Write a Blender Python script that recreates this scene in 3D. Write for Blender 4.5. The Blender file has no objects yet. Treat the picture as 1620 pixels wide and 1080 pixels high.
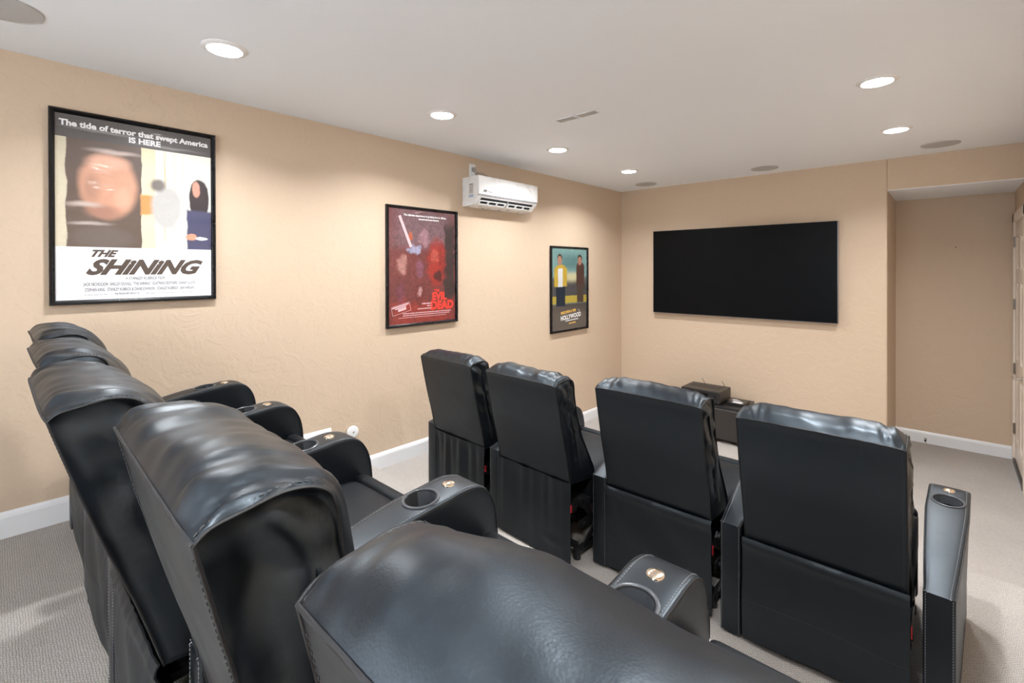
import bpy, bmesh, math, random
from mathutils import Vector, Matrix, noise
random.seed(7)
C = bpy.context.scene.collection
PI = math.pi
# ------------------------------------------------------------------ camera
YAW, PITCH, ROLL = 0.7428, -0.0039, -0.0022
fw = Vector((-math.sin(YAW)*math.cos(PITCH), math.cos(YAW)*math.cos(PITCH), math.sin(PITCH)))
rt = Vector((math.cos(YAW), math.sin(YAW), 0)); up = rt.cross(fw)
rt2 = rt*math.cos(ROLL)+up*math.sin(ROLL); up2 = -rt*math.sin(ROLL)+up*math.cos(ROLL)
cd = bpy.data.cameras.new('camera'); cam = bpy.data.objects.new('camera', cd); C.objects.link(cam)
m = Matrix((rt2, up2, -fw)).transposed().to_4x4(); m.translation = (3.1045, -5.4536, 1.7586)
cam.matrix_world = m
cd.sensor_width = 36; cd.lens = 755.48/1620*36; cd.shift_y = -111.6/1620; cd.clip_start = .02
bpy.context.scene.camera = cam
# ------------------------------------------------------------------ world, exposure
w = bpy.data.worlds.new('world'); bpy.context.scene.world = w; w.use_nodes = True
w.node_tree.nodes['Background'].inputs[0].default_value = (.86, .93, 1, 1)
w.node_tree.nodes['Background'].inputs[1].default_value = 5.5
vs = bpy.context.scene.view_settings
vs.view_transform = 'Standard'; vs.look = 'None'; vs.gamma = 1; vs.use_curve_mapping = False
vs.exposure = 0.93
LIGHT_W = 10.0
H = 2.74; ZM = .291; ZP = .568; RX = 3.54; YB = -7.0; YM = -2.26; YP = -3.90
AX0 = 2.685; AD = .90; AZ = 2.458; BB = .115
LX = (.73, 2.82); LY = (-1.13, -2.31, -3.52, -4.75)
POS = [(lx, ly) for lx in LX for ly in LY]+[(LX[1], -5.97)]  # the last one is an added, unseen lamp that brightens the rear carpet
for lx, ly in POS:
    for _ in (0,):
        ld = bpy.data.lights.new('downlight_lamp', 'AREA'); ld.shape = 'DISK'; ld.size = .13
        ld.energy = LIGHT_W; ld.color = (.96, .98, 1); ld.spread = math.radians(142)
        lo = bpy.data.objects.new('downlight_lamp', ld); C.objects.link(lo); lo.location = (lx, ly, H-.022)
# unseen window added behind the viewer, so cool daylight reaches ceiling and leather
WX0, WX1, WZ0, WZ1 = 1.10, 3.10, 1.30, 2.45
pd = bpy.data.lights.new('added_window_portal', 'AREA'); pd.shape = 'RECTANGLE'; pd.size = WX1-WX0; pd.size_y = WZ1-WZ0; pd.cycles.is_portal = True
po = bpy.data.objects.new('added_window_portal', pd); C.objects.link(po); po.location = ((WX0+WX1)/2, YB-.02, (WZ0+WZ1)/2); po.rotation_euler = (PI/2, 0, 0)
# ------------------------------------------------------------------ materials
def nt(name):
    mt = bpy.data.materials.new(name); mt.use_nodes = True
    t = mt.node_tree; return mt, t, t.nodes['Principled BSDF']
def N(t, typ, **kw):
    n = t.nodes.new(typ)
    for k, v in kw.items():
        if k.startswith('_'): n.inputs[k[1:].replace('_', ' ')].default_value = v
        else: setattr(n, k, v)
    return n
def simple(name, col, rough=.5, metal=0, coat=0, spec=None, emit=0):
    mt, t, b = nt(name)
    b.inputs['Base Color'].default_value = (*col, 1); b.inputs['Roughness'].default_value = rough
    b.inputs['Metallic'].default_value = metal; b.inputs['Coat Weight'].default_value = coat
    if spec is not None: b.inputs['Specular IOR Level'].default_value = spec
    if emit: b.inputs['Emission Color'].default_value = (1, .98, .95, 1); b.inputs['Emission Strength'].default_value = emit
    # slight procedural variation so that no surface is perfectly uniform
    no = N(t, 'ShaderNodeTexNoise', _Scale=14.0, _Detail=3.0)
    tc = N(t, 'ShaderNodeTexCoord'); t.links.new(tc.outputs['Object'], no.inputs['Vector'])
    mr = N(t, 'ShaderNodeMapRange'); mr.inputs['To Min'].default_value = max(0, rough-.04); mr.inputs['To Max'].default_value = min(1, rough+.04)
    t.links.new(no.outputs['Fac'], mr.inputs['Value']); t.links.new(mr.outputs[0], b.inputs['Roughness'])
    return mt
def leather(name='black_leather', col=(.0022, .0032, .0052), rough=.39, bump=.12, spec=.62):
    mt, t, b = nt(name); L = t.links.new
    tc = N(t, 'ShaderNodeTexCoord')
    v = N(t, 'ShaderNodeTexVoronoi', _Scale=420.0); L(tc.outputs['Object'], v.inputs['Vector'])
    n1 = N(t, 'ShaderNodeTexNoise', _Scale=70.0, _Detail=4.0); L(tc.outputs['Object'], n1.inputs['Vector'])
    n2 = N(t, 'ShaderNodeTexNoise', _Scale=8.0, _Detail=1.5, _Distortion=.6); L(tc.outputs['Object'], n2.inputs['Vector'])
    b1 = N(t, 'ShaderNodeBump', _Strength=bump, _Distance=.0006); L(v.outputs['Distance'], b1.inputs['Height'])
    b2 = N(t, 'ShaderNodeBump', _Strength=.02, _Distance=.001); L(n1.outputs['Fac'], b2.inputs['Height']); L(b1.outputs[0], b2.inputs['Normal'])
    b3 = N(t, 'ShaderNodeBump', _Strength=.16, _Distance=.010); L(n2.outputs['Fac'], b3.inputs['Height']); L(b2.outputs[0], b3.inputs['Normal'])
    L(b3.outputs[0], b.inputs['Normal'])
    mr = N(t, 'ShaderNodeMapRange'); mr.inputs['To Min'].default_value = rough-.06; mr.inputs['To Max'].default_value = rough+.1
    L(n2.outputs['Fac'], mr.inputs['Value']); L(mr.outputs[0], b.inputs['Roughness'])
    b.inputs['Base Color'].default_value = (*col, 1); b.inputs['Specular IOR Level'].default_value = spec
    b.inputs['Specular Tint'].default_value = (.74, .88, 1, 1); b.inputs['Sheen Roughness'].default_value = .5
    return mt
def wall_paint():
    mt, t, b = nt('tan_wall_paint'); L = t.links.new
    tc = N(t, 'ShaderNodeTexCoord')
    n = N(t, 'ShaderNodeTexNoise', _Scale=7.5, _Detail=6.0, _Roughness=.6, _Distortion=1.2); L(tc.outputs['Object'], n.inputs['Vector'])
    r = N(t, 'ShaderNodeValToRGB'); r.color_ramp.elements[0].position = .5; r.color_ramp.elements[1].position = .54; L(n.outputs['Fac'], r.inputs[0])
    n2 = N(t, 'ShaderNodeTexNoise', _Scale=45.0, _Detail=5.0); L(tc.outputs['Object'], n2.inputs['Vector'])
    b1 = N(t, 'ShaderNodeBump', _Strength=.32, _Distance=.0022); L(r.outputs[0], b1.inputs['Height'])
    b2 = N(t, 'ShaderNodeBump', _Strength=.3, _Distance=.0025); L(n2.outputs['Fac'], b2.inputs['Height']); L(b1.outputs[0], b2.inputs['Normal'])
    L(b2.outputs[0], b.inputs['Normal'])
    mx = N(t, 'ShaderNodeMix', data_type='RGBA'); mx.inputs[6].default_value = (.60, .468, .345, 1); mx.inputs[7].default_value = (.63, .492, .364, 1)
    L(n2.outputs['Fac'], mx.inputs[0]); L(mx.outputs[2], b.inputs['Base Color'])
    b.inputs['Roughness'].default_value = .62
    return mt
def ceiling_paint():
    mt, t, b = nt('white_ceiling_paint'); L = t.links.new
    tc = N(t, 'ShaderNodeTexCoord')
    n = N(t, 'ShaderNodeTexNoise', _Scale=60.0, _Detail=5.0); L(tc.outputs['Object'], n.inputs['Vector'])
    b1 = N(t, 'ShaderNodeBump', _Strength=.22, _Distance=.003); L(n.outputs['Fac'], b1.inputs['Height']); L(b1.outputs[0], b.inputs['Normal'])
    b.inputs['Base Color'].default_value = (.88, .92, .97, 1); b.inputs['Roughness'].default_value = .7
    return mt
def carpet():
    mt, t, b = nt('berber_carpet'); L = t.links.new
    tc = N(t, 'ShaderNodeTexCoord')
    mp = N(t, 'ShaderNodeMapping'); L(tc.outputs['Object'], mp.inputs[0]); mp.inputs['Scale'].default_value = (1, 1.25, 1)
    dn = N(t, 'ShaderNodeTexNoise', _Scale=60.0, _Detail=2.0); L(mp.outputs[0], dn.inputs['Vector'])
    ad = N(t, 'ShaderNodeMix', data_type='VECTOR'); ad.inputs[0].default_value = .012; L(mp.outputs[0], ad.inputs[4]); L(dn.outputs['Color'], ad.inputs[5])
    br = N(t, 'ShaderNodeTexBrick', _Scale=1.0); br.offset = .5; L(ad.outputs[1], br.inputs['Vector'])
    br.inputs['Brick Width'].default_value = .0125; br.inputs['Row Height'].default_value = .0085
    br.inputs['Mortar Size'].default_value = .0019; br.inputs['Mortar Smooth'].default_value = 1
    br.inputs['Color1'].default_value = (.90, .84, .79, 1); br.inputs['Color2'].default_value = (.83, .77, .72, 1); br.inputs['Mortar'].default_value = (.50, .455, .42, 1)
    n = N(t, 'ShaderNodeTexNoise', _Scale=500.0, _Detail=2.0); L(tc.outputs['Object'], n.inputs['Vector'])
    n3 = N(t, 'ShaderNodeTexNoise', _Scale=1.6, _Detail=4.0); L(tc.outputs['Object'], n3.inputs['Vector'])
    mr = N(t, 'ShaderNodeMapRange'); mr.inputs['To Min'].default_value = .8; mr.inputs['To Max'].default_value = 1.15; L(n3.outputs['Fac'], mr.inputs['Value'])
    mx = N(t, 'ShaderNodeVectorMath', operation='SCALE'); L(br.outputs['Color'], mx.inputs[0]); L(mr.outputs[0], mx.inputs['Scale'])
    L(mx.outputs[0], b.inputs['Base Color']); b.inputs['Roughness'].default_value = .95; b.inputs['Specular IOR Level'].default_value = .1
    inv = N(t, 'ShaderNodeMath', operation='MULTIPLY_ADD'); inv.inputs[1].default_value = -1; inv.inputs[2].default_value = 1; L(br.outputs['Fac'], inv.inputs[0])
    ad2 = N(t, 'ShaderNodeMath', operation='MULTIPLY_ADD'); ad2.inputs[1].default_value = 5.5; L(n.outputs['Fac'], ad2.inputs[0]); L(inv.outputs[0], ad2.inputs[2])
    bp = N(t, 'ShaderNodeBump', _Strength=.8, _Distance=.004); L(ad2.outputs[0], bp.inputs['Height']); L(bp.outputs[0], b.inputs['Normal'])
    return mt
def art(name, base, shapes, distort=.02, nscale=6.0, rough=.5, film=.5, fscale=(3, 9, 1), grain=14.0, amp=.1):
    """poster paper: plain soft shapes under a wrinkled clear plastic sheet"""
    mt, t, b = nt(name); L = t.links.new
    tc = N(t, 'ShaderNodeTexCoord')
    nz = N(t, 'ShaderNodeTexNoise', _Scale=nscale, _Detail=5.0); L(tc.outputs['Object'], nz.inputs['Vector'])
    sb = N(t, 'ShaderNodeVectorMath', operation='SUBTRACT'); sb.inputs[1].default_value = (.5, .5, .5); L(nz.outputs['Color'], sb.inputs[0])
    sc = N(t, 'ShaderNodeVectorMath', operation='SCALE'); sc.inputs['Scale'].default_value = distort*2; L(sb.outputs[0], sc.inputs[0])
    P = N(t, 'ShaderNodeVectorMath', operation='ADD'); L(tc.outputs['Object'], P.inputs[0]); L(sc.outputs[0], P.inputs[1])
    cur = None
    for kind, cx, cy, rx, ry, soft, col, dis in shapes:
        d = N(t, 'ShaderNodeVectorMath', operation='SUBTRACT'); d.inputs[1].default_value = (cx, cy, 0)
        L((P if dis else tc).outputs[0 if dis else 'Object'], d.inputs[0])
        q = N(t, 'ShaderNodeVectorMath', operation='MULTIPLY'); q.inputs[1].default_value = (1/rx, 1/ry, 0); L(d.outputs[0], q.inputs[0])
        if kind == 'e':
            ln = N(t, 'ShaderNodeVectorMath', operation='LENGTH'); L(q.outputs[0], ln.inputs[0]); val = ln.outputs['Value']
        else:
            ab = N(t, 'ShaderNodeVectorMath', operation='ABSOLUTE'); L(q.outputs[0], ab.inputs[0])
            sp = N(t, 'ShaderNodeSeparateXYZ'); L(ab.outputs[0], sp.inputs[0])
            mx = N(t, 'ShaderNodeMath', operation='MAXIMUM'); L(sp.outputs[0], mx.inputs[0]); L(sp.outputs[1], mx.inputs[1]); val = mx.outputs[0]
        mr = N(t, 'ShaderNodeMapRange', interpolation_type='SMOOTHSTEP'); mr.inputs['From Min'].default_value = 1-soft; mr.inputs['From Max'].default_value = 1+.001
        mr.inputs['To Min'].default_value = 1; mr.inputs['To Max'].default_value = 0; L(val, mr.inputs['Value'])
        mix = N(t, 'ShaderNodeMix', data_type='RGBA'); L(mr.outputs[0], mix.inputs[0])
        if cur is None: mix.inputs[6].default_value = (*base, 1)
        else: L(cur, mix.inputs[6])
        mix.inputs[7].default_value = (*col, 1); cur = mix.outputs[2]
    dn = N(t, 'ShaderNodeTexNoise', _Scale=grain, _Detail=6.0, _Roughness=.7, _Distortion=1.5); L(tc.outputs['Object'], dn.inputs['Vector'])
    dm = N(t, 'ShaderNodeMapRange'); dm.inputs['From Min'].default_value = .3; dm.inputs['From Max'].default_value = .7
    dm.inputs['To Min'].default_value = 1-amp; dm.inputs['To Max'].default_value = 1+amp*.6; L(dn.outputs['Fac'], dm.inputs['Value'])
    ds_ = N(t, 'ShaderNodeVectorMath', operation='SCALE'); L(cur, ds_.inputs[0]); L(dm.outputs[0], ds_.inputs['Scale'])
    L(ds_.outputs[0], b.inputs['Base Color']); b.inputs['Roughness'].default_value = rough
    b.inputs['Coat Weight'].default_value = 1; b.inputs['Coat Roughness'].default_value = .09
    mp = N(t, 'ShaderNodeMapping'); mp.inputs['Scale'].default_value = fscale; mp.inputs['Rotation'].default_value = (0, 0, .35); L(tc.outputs['Object'], mp.inputs[0])
    n2 = N(t, 'ShaderNodeTexNoise', _Scale=2.2, _Detail=2.0, _Distortion=.5); L(mp.outputs[0], n2.inputs['Vector'])
    bp = N(t, 'ShaderNodeBump', _Strength=film, _Distance=.02); L(n2.outputs['Fac'], bp.inputs['Height']); L(bp.outputs[0], b.inputs['Coat Normal'])
    return mt
M = {}
M['leather'] = leather()
M['leather_seat'] = leather('seat_leather', (.006, .0062, .007), .50, .22, .26)
M['vinyl'] = leather('black_vinyl_cloth', (.0045, .005, .0065), .48, .15)
M['wall'] = wall_paint(); M['ceiling'] = ceiling_paint(); M['carpet'] = carpet()
M['white'] = simple('white_trim_paint', (.80, .81, .83), .35)
M['door'] = simple('cream_door_paint', (.80, .71, .62), .35)
M['plastic'] = simple('white_plastic', (.86, .87, .88), .28)
M['grey_plastic'] = simple('grey_plastic', (.3, .3, .31), .4)
M['black_plastic'] = simple('black_plastic', (.012, .012, .013), .3)
M['ring'] = simple('cup_ring_plastic', (.055, .06, .068), .33)
M['black'] = simple('matte_black', (.006, .006, .007), .7)
M['frame'] = simple('black_frame_lacquer', (.004, .004, .005), .28, 0, 0, .3)
M['metal'] = simple('brushed_steel', (.62, .58, .54), .28, 1)
M['hinge'] = simple('satin_nickel', (.30, .27, .24), .35, .9)
M['brass'] = simple('champagne_metal', (.80, .68, .55), .2, 1)
M['dark_steel'] = simple('dark_steel', (.05, .05, .055), .4, .7)
M['thread'] = simple('grey_thread', (.20, .21, .23), .7)
M['thread_dark'] = simple('dark_thread', (.045, .05, .055), .7)
M['seam'] = simple('dark_seam', (.004, .004, .005), .6)
M['red'] = simple('red_tag_cloth', (.42, .012, .02), .6)
M['screen'] = simple('tv_screen_glass', (.0035, .004, .005), .38, 0, 0, .10)
M['silver'] = simple('silver_edge', (.25, .25, .27), .3, .8)
M['console'] = simple('dark_console_wood', (.030, .026, .024), .45)
M['console_edge'] = simple('grey_console_edge', (.12, .115, .11), .5)
M['amp'] = simple('amp_metal', (.030, .026, .022), .38, .3)
M['paper'] = simple('white_paper', (.8, .8, .8), .6)
M['speaker'] = simple('grey_grille', (.50, .495, .49), .8)
M['emit'] = simple('lamp_diffuser', (1, 1, 1), .5, 0, 0, None, 22.0)
M['cream'] = simple('cream_vent_paint', (.78, .74, .70), .5)
M['sticker'] = simple('pale_sticker', (.62, .60, .58), .6)
M['sticker_blue'] = simple('blue_sticker', (.42, .52, .66), .6)
M['ink'] = simple('black_ink', (.02, .02, .022), .5)
M['brown_ink'] = simple('brown_ink', (.075, .055, .045), .45, 0, .6)
M['white_ink'] = simple('white_ink', (.85, .85, .87), .45, 0, .3)
M['red_ink'] = simple('red_ink', (.80, .045, .03), .45, 0, .3)
M['gold_ink'] = simple('gold_ink', (.75, .45, .09), .45, 0, .3)
M['grey_ink'] = simple('grey_ink', (.30, .30, .32), .5)
M['pink_ink'] = simple('pale_pink_ink', (.70, .45, .48), .5)
# ------------------------------------------------------------------ mesh helpers
def obj(name, bm, mat, parent=None, smooth=None, loc=None):
    me = bpy.data.meshes.new(name); bm.normal_update(); bm.to_mesh(me); bm.free()
    me.materials.append(mat)
    if smooth is not None:
        for p in me.polygons: p.use_smooth = True
        if smooth: me.set_sharp_from_angle(angle=math.radians(smooth))
    o = bpy.data.objects.new(name, me); C.objects.link(o)
    if parent: o.parent = parent
    if loc: o.location = loc
    return o
def tag(o, label, cat, group=None, kind=None):
    o['label'] = label; o['category'] = cat
    if group: o['group'] = group
    if kind: o['kind'] = kind
    return o
def empty(name, loc, rz=0):
    o = bpy.data.objects.new(name, None); C.objects.link(o); o.location = loc; o.rotation_euler = (0, 0, rz)
    o.empty_display_size = .1
    return o
def box(bm, x0, x1, y0, y1, z0, z1, bev=0, seg=2, mtx=None):
    b2 = bmesh.new(); bmesh.ops.create_cube(b2, size=1)
    for v in b2.verts: v.co = Vector(((x0+x1)/2+v.co.x*(x1-x0), (y0+y1)/2+v.co.y*(y1-y0), (z0+z1)/2+v.co.z*(z1-z0)))
    if bev: bmesh.ops.bevel(b2, geom=b2.edges[:], offset=bev, segments=seg, profile=.5, affect='EDGES')
    merge(bm, b2, mtx)
def merge(bm, b2, mtx=None):
    vm = {}
    for v in b2.verts: vm[v] = bm.verts.new(mtx @ v.co if mtx else v.co)
    for f in b2.faces:
        try: bm.faces.new([vm[v] for v in f.verts])
        except ValueError: pass
    b2.free()
def BX(*a, **k):
    bm = bmesh.new(); box(bm, *a, **k); return bm
def cyl(bm, c, r, h, axis='z', n=32, r2=None, bev=0):
    b2 = bmesh.new(); bmesh.ops.create_cone(b2, cap_ends=True, segments=n, radius1=r, radius2=r if r2 is None else r2, depth=h)
    if bev: bmesh.ops.bevel(b2, geom=[e for e in b2.edges if len(e.link_faces) == 2 and e.calc_face_angle(0) > 1], offset=bev, segments=2, profile=.5, affect='EDGES')
    R = {'z': Matrix(), 'x': Matrix.Rotation(PI/2, 4, 'Y'), 'y': Matrix.Rotation(-PI/2, 4, 'X')}[axis] if isinstance(axis, str) else axis
    merge(bm, b2, Matrix.Translation(c) @ R)
def lathe(bm, prof, n=40, mtx=None):
    """prof: list of (r, z)"""
    b2 = bmesh.new(); rings = []
    for r, z in prof:
        if r < 1e-6: rings.append([b2.verts.new((0, 0, z))])
        else: rings.append([b2.verts.new((r*math.cos(2*PI*i/n), r*math.sin(2*PI*i/n), z)) for i in range(n)])
    for a, b in zip(rings, rings[1:]):
        for i in range(n):
            j = (i+1) % n
            if len(a) == 1 and len(b) == 1: continue
            if len(a) == 1: b2.faces.new((a[0], b[i], b[j]))
            elif len(b) == 1: b2.faces.new((a[i], a[j], b[0]))
            else: b2.faces.new((a[i], a[j], b[j], b[i]))
    bmesh.ops.recalc_face_normals(b2, faces=b2.faces[:])
    merge(bm, b2, mtx)
def tube(bm, pts, r, n=8, closed=False):
    pts = [Vector(p) for p in pts]; rings = []
    K = len(pts)
    for i, p in enumerate(pts):
        if closed: d = pts[(i+1) % K]-pts[i-1]
        else: d = pts[min(i+1, K-1)]-pts[max(i-1, 0)]
        d.normalize(); a = Vector((0, 0, 1)) if abs(d.z) < .9 else Vector((1, 0, 0))
        u = d.cross(a).normalized(); v = d.cross(u)
        rings.append([bm.verts.new(p+u*r*math.cos(2*PI*k/n)+v*r*math.sin(2*PI*k/n)) for k in range(n)])
    for i in range(K if closed else K-1):
        a, b = rings[i], rings[(i+1) % K]
        # match start to limit twist
        s = min(range(n), key=lambda q: (a[0].co-b[q].co).length)
        for k in range(n): bm.faces.new((a[k], a[(k+1) % n], b[(k+1+s) % n], b[(k+s) % n]))
    if not closed:
        bm.faces.new(rings[0][::-1]); bm.faces.new(rings[-1])
def stitches(bm, pts, step=.009, ln=.0052, r=.0009, nrm=None):
    """a row of short thread dashes along a polyline"""
    pts = [Vector(p) for p in pts]; acc = 0
    for a, b in zip(pts, pts[1:]):
        d = b-a; L = d.length
        if L < 1e-6: continue
        d /= L; s = (step-acc) % step
        while s < L:
            c = a+d*s; u = d.cross(Vector((1, 0, 0)) if abs(d.x) < .9 else Vector((0, 0, 1))).normalized(); v = d.cross(u)
            e0, e1 = c-d*ln/2, c+d*ln/2
            q = [bm.verts.new(x+w_) for x in (e0, e1) for w_ in (u*r, v*r, -u*r, -v*r)]
            for k in range(4): bm.faces.new((q[k], q[(k+1) % 4], q[4+(k+1) % 4], q[4+k]))
            s += step
        acc = (acc+L) % step
def catmull(pts, n):
    out = []
    P = [pts[0]]+list(pts)+[pts[-1]]
    for i in range(1, len(P)-2):
        p0, p1, p2, p3 = [Vector(q) for q in P[i-1:i+3]]
        for k in range(n):
            t = k/n
            out.append(.5*((2*p1)+(p2-p0)*t+(2*p0-5*p1+4*p2-p3)*t*t+(3*p1-p0-3*p2+p3)*t**3))
    out.append(Vector(pts[-1])); return out
FONT = None
def text(body, parent, loc, size, mat, align='CENTER', shear=0, off=0, sx=1, rot=None, name='lettering', space=1):
    cu = bpy.data.curves.new(name, 'FONT'); cu.body = body; cu.size = size; cu.align_x = align; cu.shear = shear; cu.offset = off
    cu.space_character = space; cu.fill_mode = 'FRONT'; cu.resolution_u = 3
    o = bpy.data.objects.new(name, cu); C.objects.link(o)
    dg = bpy.context.evaluated_depsgraph_get(); me = bpy.data.meshes.new_from_object(o.evaluated_get(dg))
    C.objects.unlink(o); bpy.data.objects.remove(o)
    me.materials.clear(); me.materials.append(mat)
    me.transform(Matrix.Diagonal((sx, 1, 1, 1)))
    o = bpy.data.objects.new(name, me); C.objects.link(o); o.parent = parent; o.location = loc
    if rot: o.rotation_euler = rot
    return o
# ------------------------------------------------------------------ the room
def struct(name, bm, mat, smooth=None):
    o = obj(name, bm, mat, None, smooth); o['kind'] = 'structure'; return o
# stepped carpeted floor in one continuous surface
bm = bmesh.new()
r = .022
prof = [(AD+.02, 0), (YM, 0)]
def nose(y, z0, z1):
    out = [(y, z0), (y, z1-2*r)]
    for k in range(0, 9):
        a = PI/2*k/8; out.append((y+.012-r*math.sin(a)-.0+0*1 if False else y+.014*math.cos(a), z1-r*1.4+r*1.4*math.sin(a)))
    out.append((y-.01, z1)); return out
prof += nose(YM, 0, ZM)+[(YP, ZM)]+nose(YP, ZM, ZP)+[(YB, ZP)]
for x0, x1 in ((0, RX),):
    cols = [[bm.verts.new((x, y, z)) for (y, z) in prof] for x in (x0, x1)]
    for i in range(len(prof)-1): bm.faces.new((cols[0][i], cols[1][i], cols[1][i+1], cols[0][i+1]))
bmesh.ops.recalc_face_normals(bm, faces=bm.faces[:])
# solid underside
box(bm, 0, RX, YB, AD+.02, -.15, -.10)
struct('floor', bm, M['carpet'])
struct('ceiling', BX(-.1, RX+.1, YB-.1, AD+.1, H, H+.1), M['ceiling'])
struct('wall_left', BX(-.1, 0, YB-.1, .1, -.1, H), M['wall'])
struct('wall_right', BX(RX, RX+.1, YB-.1, -.06, -.1, H), M['wall'])
bm = bmesh.new(); box(bm, 0, WX0, YB-.1, YB, -.1, H); box(bm, WX1, RX, YB-.1, YB, -.1, H); box(bm, WX0, WX1, YB-.1, YB, -.1, WZ0); box(bm, WX0, WX1, YB-.1, YB, WZ1, H)
struct('wall_back', bm, M['wall'])
bm = bmesh.new()
for a, b_, c, d in ((WX0, WX1, WZ0, WZ0+.05), (WX0, WX1, WZ1-.05, WZ1), (WX0, WX0+.05, WZ0, WZ1), (WX1-.05, WX1, WZ0, WZ1), ((WX0+WX1)/2-.025, (WX0+WX1)/2+.025, WZ0, WZ1)): box(bm, a, b_, YB-.08, YB-.03, c, d, bev=.004)
wf = struct('added_window_1', bm, M['white'])  # frame of the unseen window added for daylight
gl, t_, b_s = nt('added_window_glass'); b_s.inputs['Transmission Weight'].default_value = 1; b_s.inputs['Roughness'].default_value = 0; b_s.inputs['IOR'].default_value = 1.0
obj('pane', BX(WX0+.05, WX1-.05, YB-.058, YB-.052, WZ0+.05, WZ1-.05), gl, wf)
bm = bmesh.new()                         # TV wall with the alcove opening at its right
ch = .012
poly = [(0, 0), (AX0-ch, 0), (AX0-ch*.3, ch*.3), (AX0, ch), (AX0, AD), (0, AD)]
lo = [bm.verts.new((x, y, -.1)) for x, y in poly]; hi = [bm.verts.new((x, y, H)) for x, y in poly]
for i in range(len(poly)):
    j = (i+1) % len(poly); bm.faces.new((lo[i], lo[j], hi[j], hi[i]))
bm.faces.new(lo[::-1]); bm.faces.new(hi); bmesh.ops.recalc_face_normals(bm, faces=bm.faces[:])
struct('wall_front', bm, M['wall'])
bm = bmesh.new(); box(bm, AX0, RX, 0, AD, AZ+.004, H)
struct('wall_header', bm, M['wall'])
struct('ceiling_alcove', BX(AX0, RX, .006, AD, AZ-.002, AZ+.004), M['ceiling'])
struct('wall_alcove', BX(AX0-.05, RX+.1, AD, AD+.1, -.1, H), M['wall'])
DZ = 2.17; DY0, DY1 = .00, .80            # doorway in the right wall of the alcove
bm = bmesh.new(); box(bm, RX, RX+.1, DY1, AD, -.1, H); box(bm, RX, RX+.1, -.06, DY0, -.1, H); box(bm, RX, RX+.1, DY0, DY1, DZ, H)
struct('wall_alcove_right', bm, M['wall'])
# baseboards
def baseboard(name, p0, p1, nrm, z):
    """p0,p1 along the wall, nrm pointing into the room"""
    bm = bmesh.new(); pr = [(0, 0), (.015, 0), (.015, BB-.025), (.011, BB-.012), (.006, BB-.004), (.003, BB), (0, BB)]
    a, b, n = Vector((*p0, 0)), Vector((*p1, 0)), Vector((*nrm, 0))
    A = [bm.verts.new(a+n*d+Vector((0, 0, z+h))) for d, h in pr]; B = [bm.verts.new(b+n*d+Vector((0, 0, z+h))) for d, h in pr]
    for i in range(len(pr)):
        j = (i+1) % len(pr); bm.faces.new((A[i], A[j], B[j], B[i]))
    bm.faces.new(A); bm.faces.new(B[::-1]); bmesh.ops.recalc_face_normals(bm, faces=bm.faces[:])
    return struct(name, bm, M['white'])
baseboard('baseboard_left', (0, -.001), (0, YM), (1, 0), 0)
baseboard('baseboard_left_middle', (0, YM), (0, YP), (1, 0), ZM)
baseboard('baseboard_left_top', (0, YP), (0, YB), (1, 0), ZP)
baseboard('baseboard_front', (0.015, 0), (AX0-.012, 0), (0, -1), 0)
baseboard('baseboard_alcove', (AX0, AD), (RX, AD), (0, -1), 0)
baseboard('baseboard_alcove_left', (AX0, .0), (AX0, AD-.015), (1, 0), 0)
baseboard('baseboard_right', (RX, YM), (RX, -.09), (-1, 0), 0)
baseboard('baseboard_right_middle', (RX, YP), (RX, YM), (-1, 0), ZM)
baseboard('baseboard_right_top', (RX, YB), (RX, YP), (-1, 0), ZP)
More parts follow.
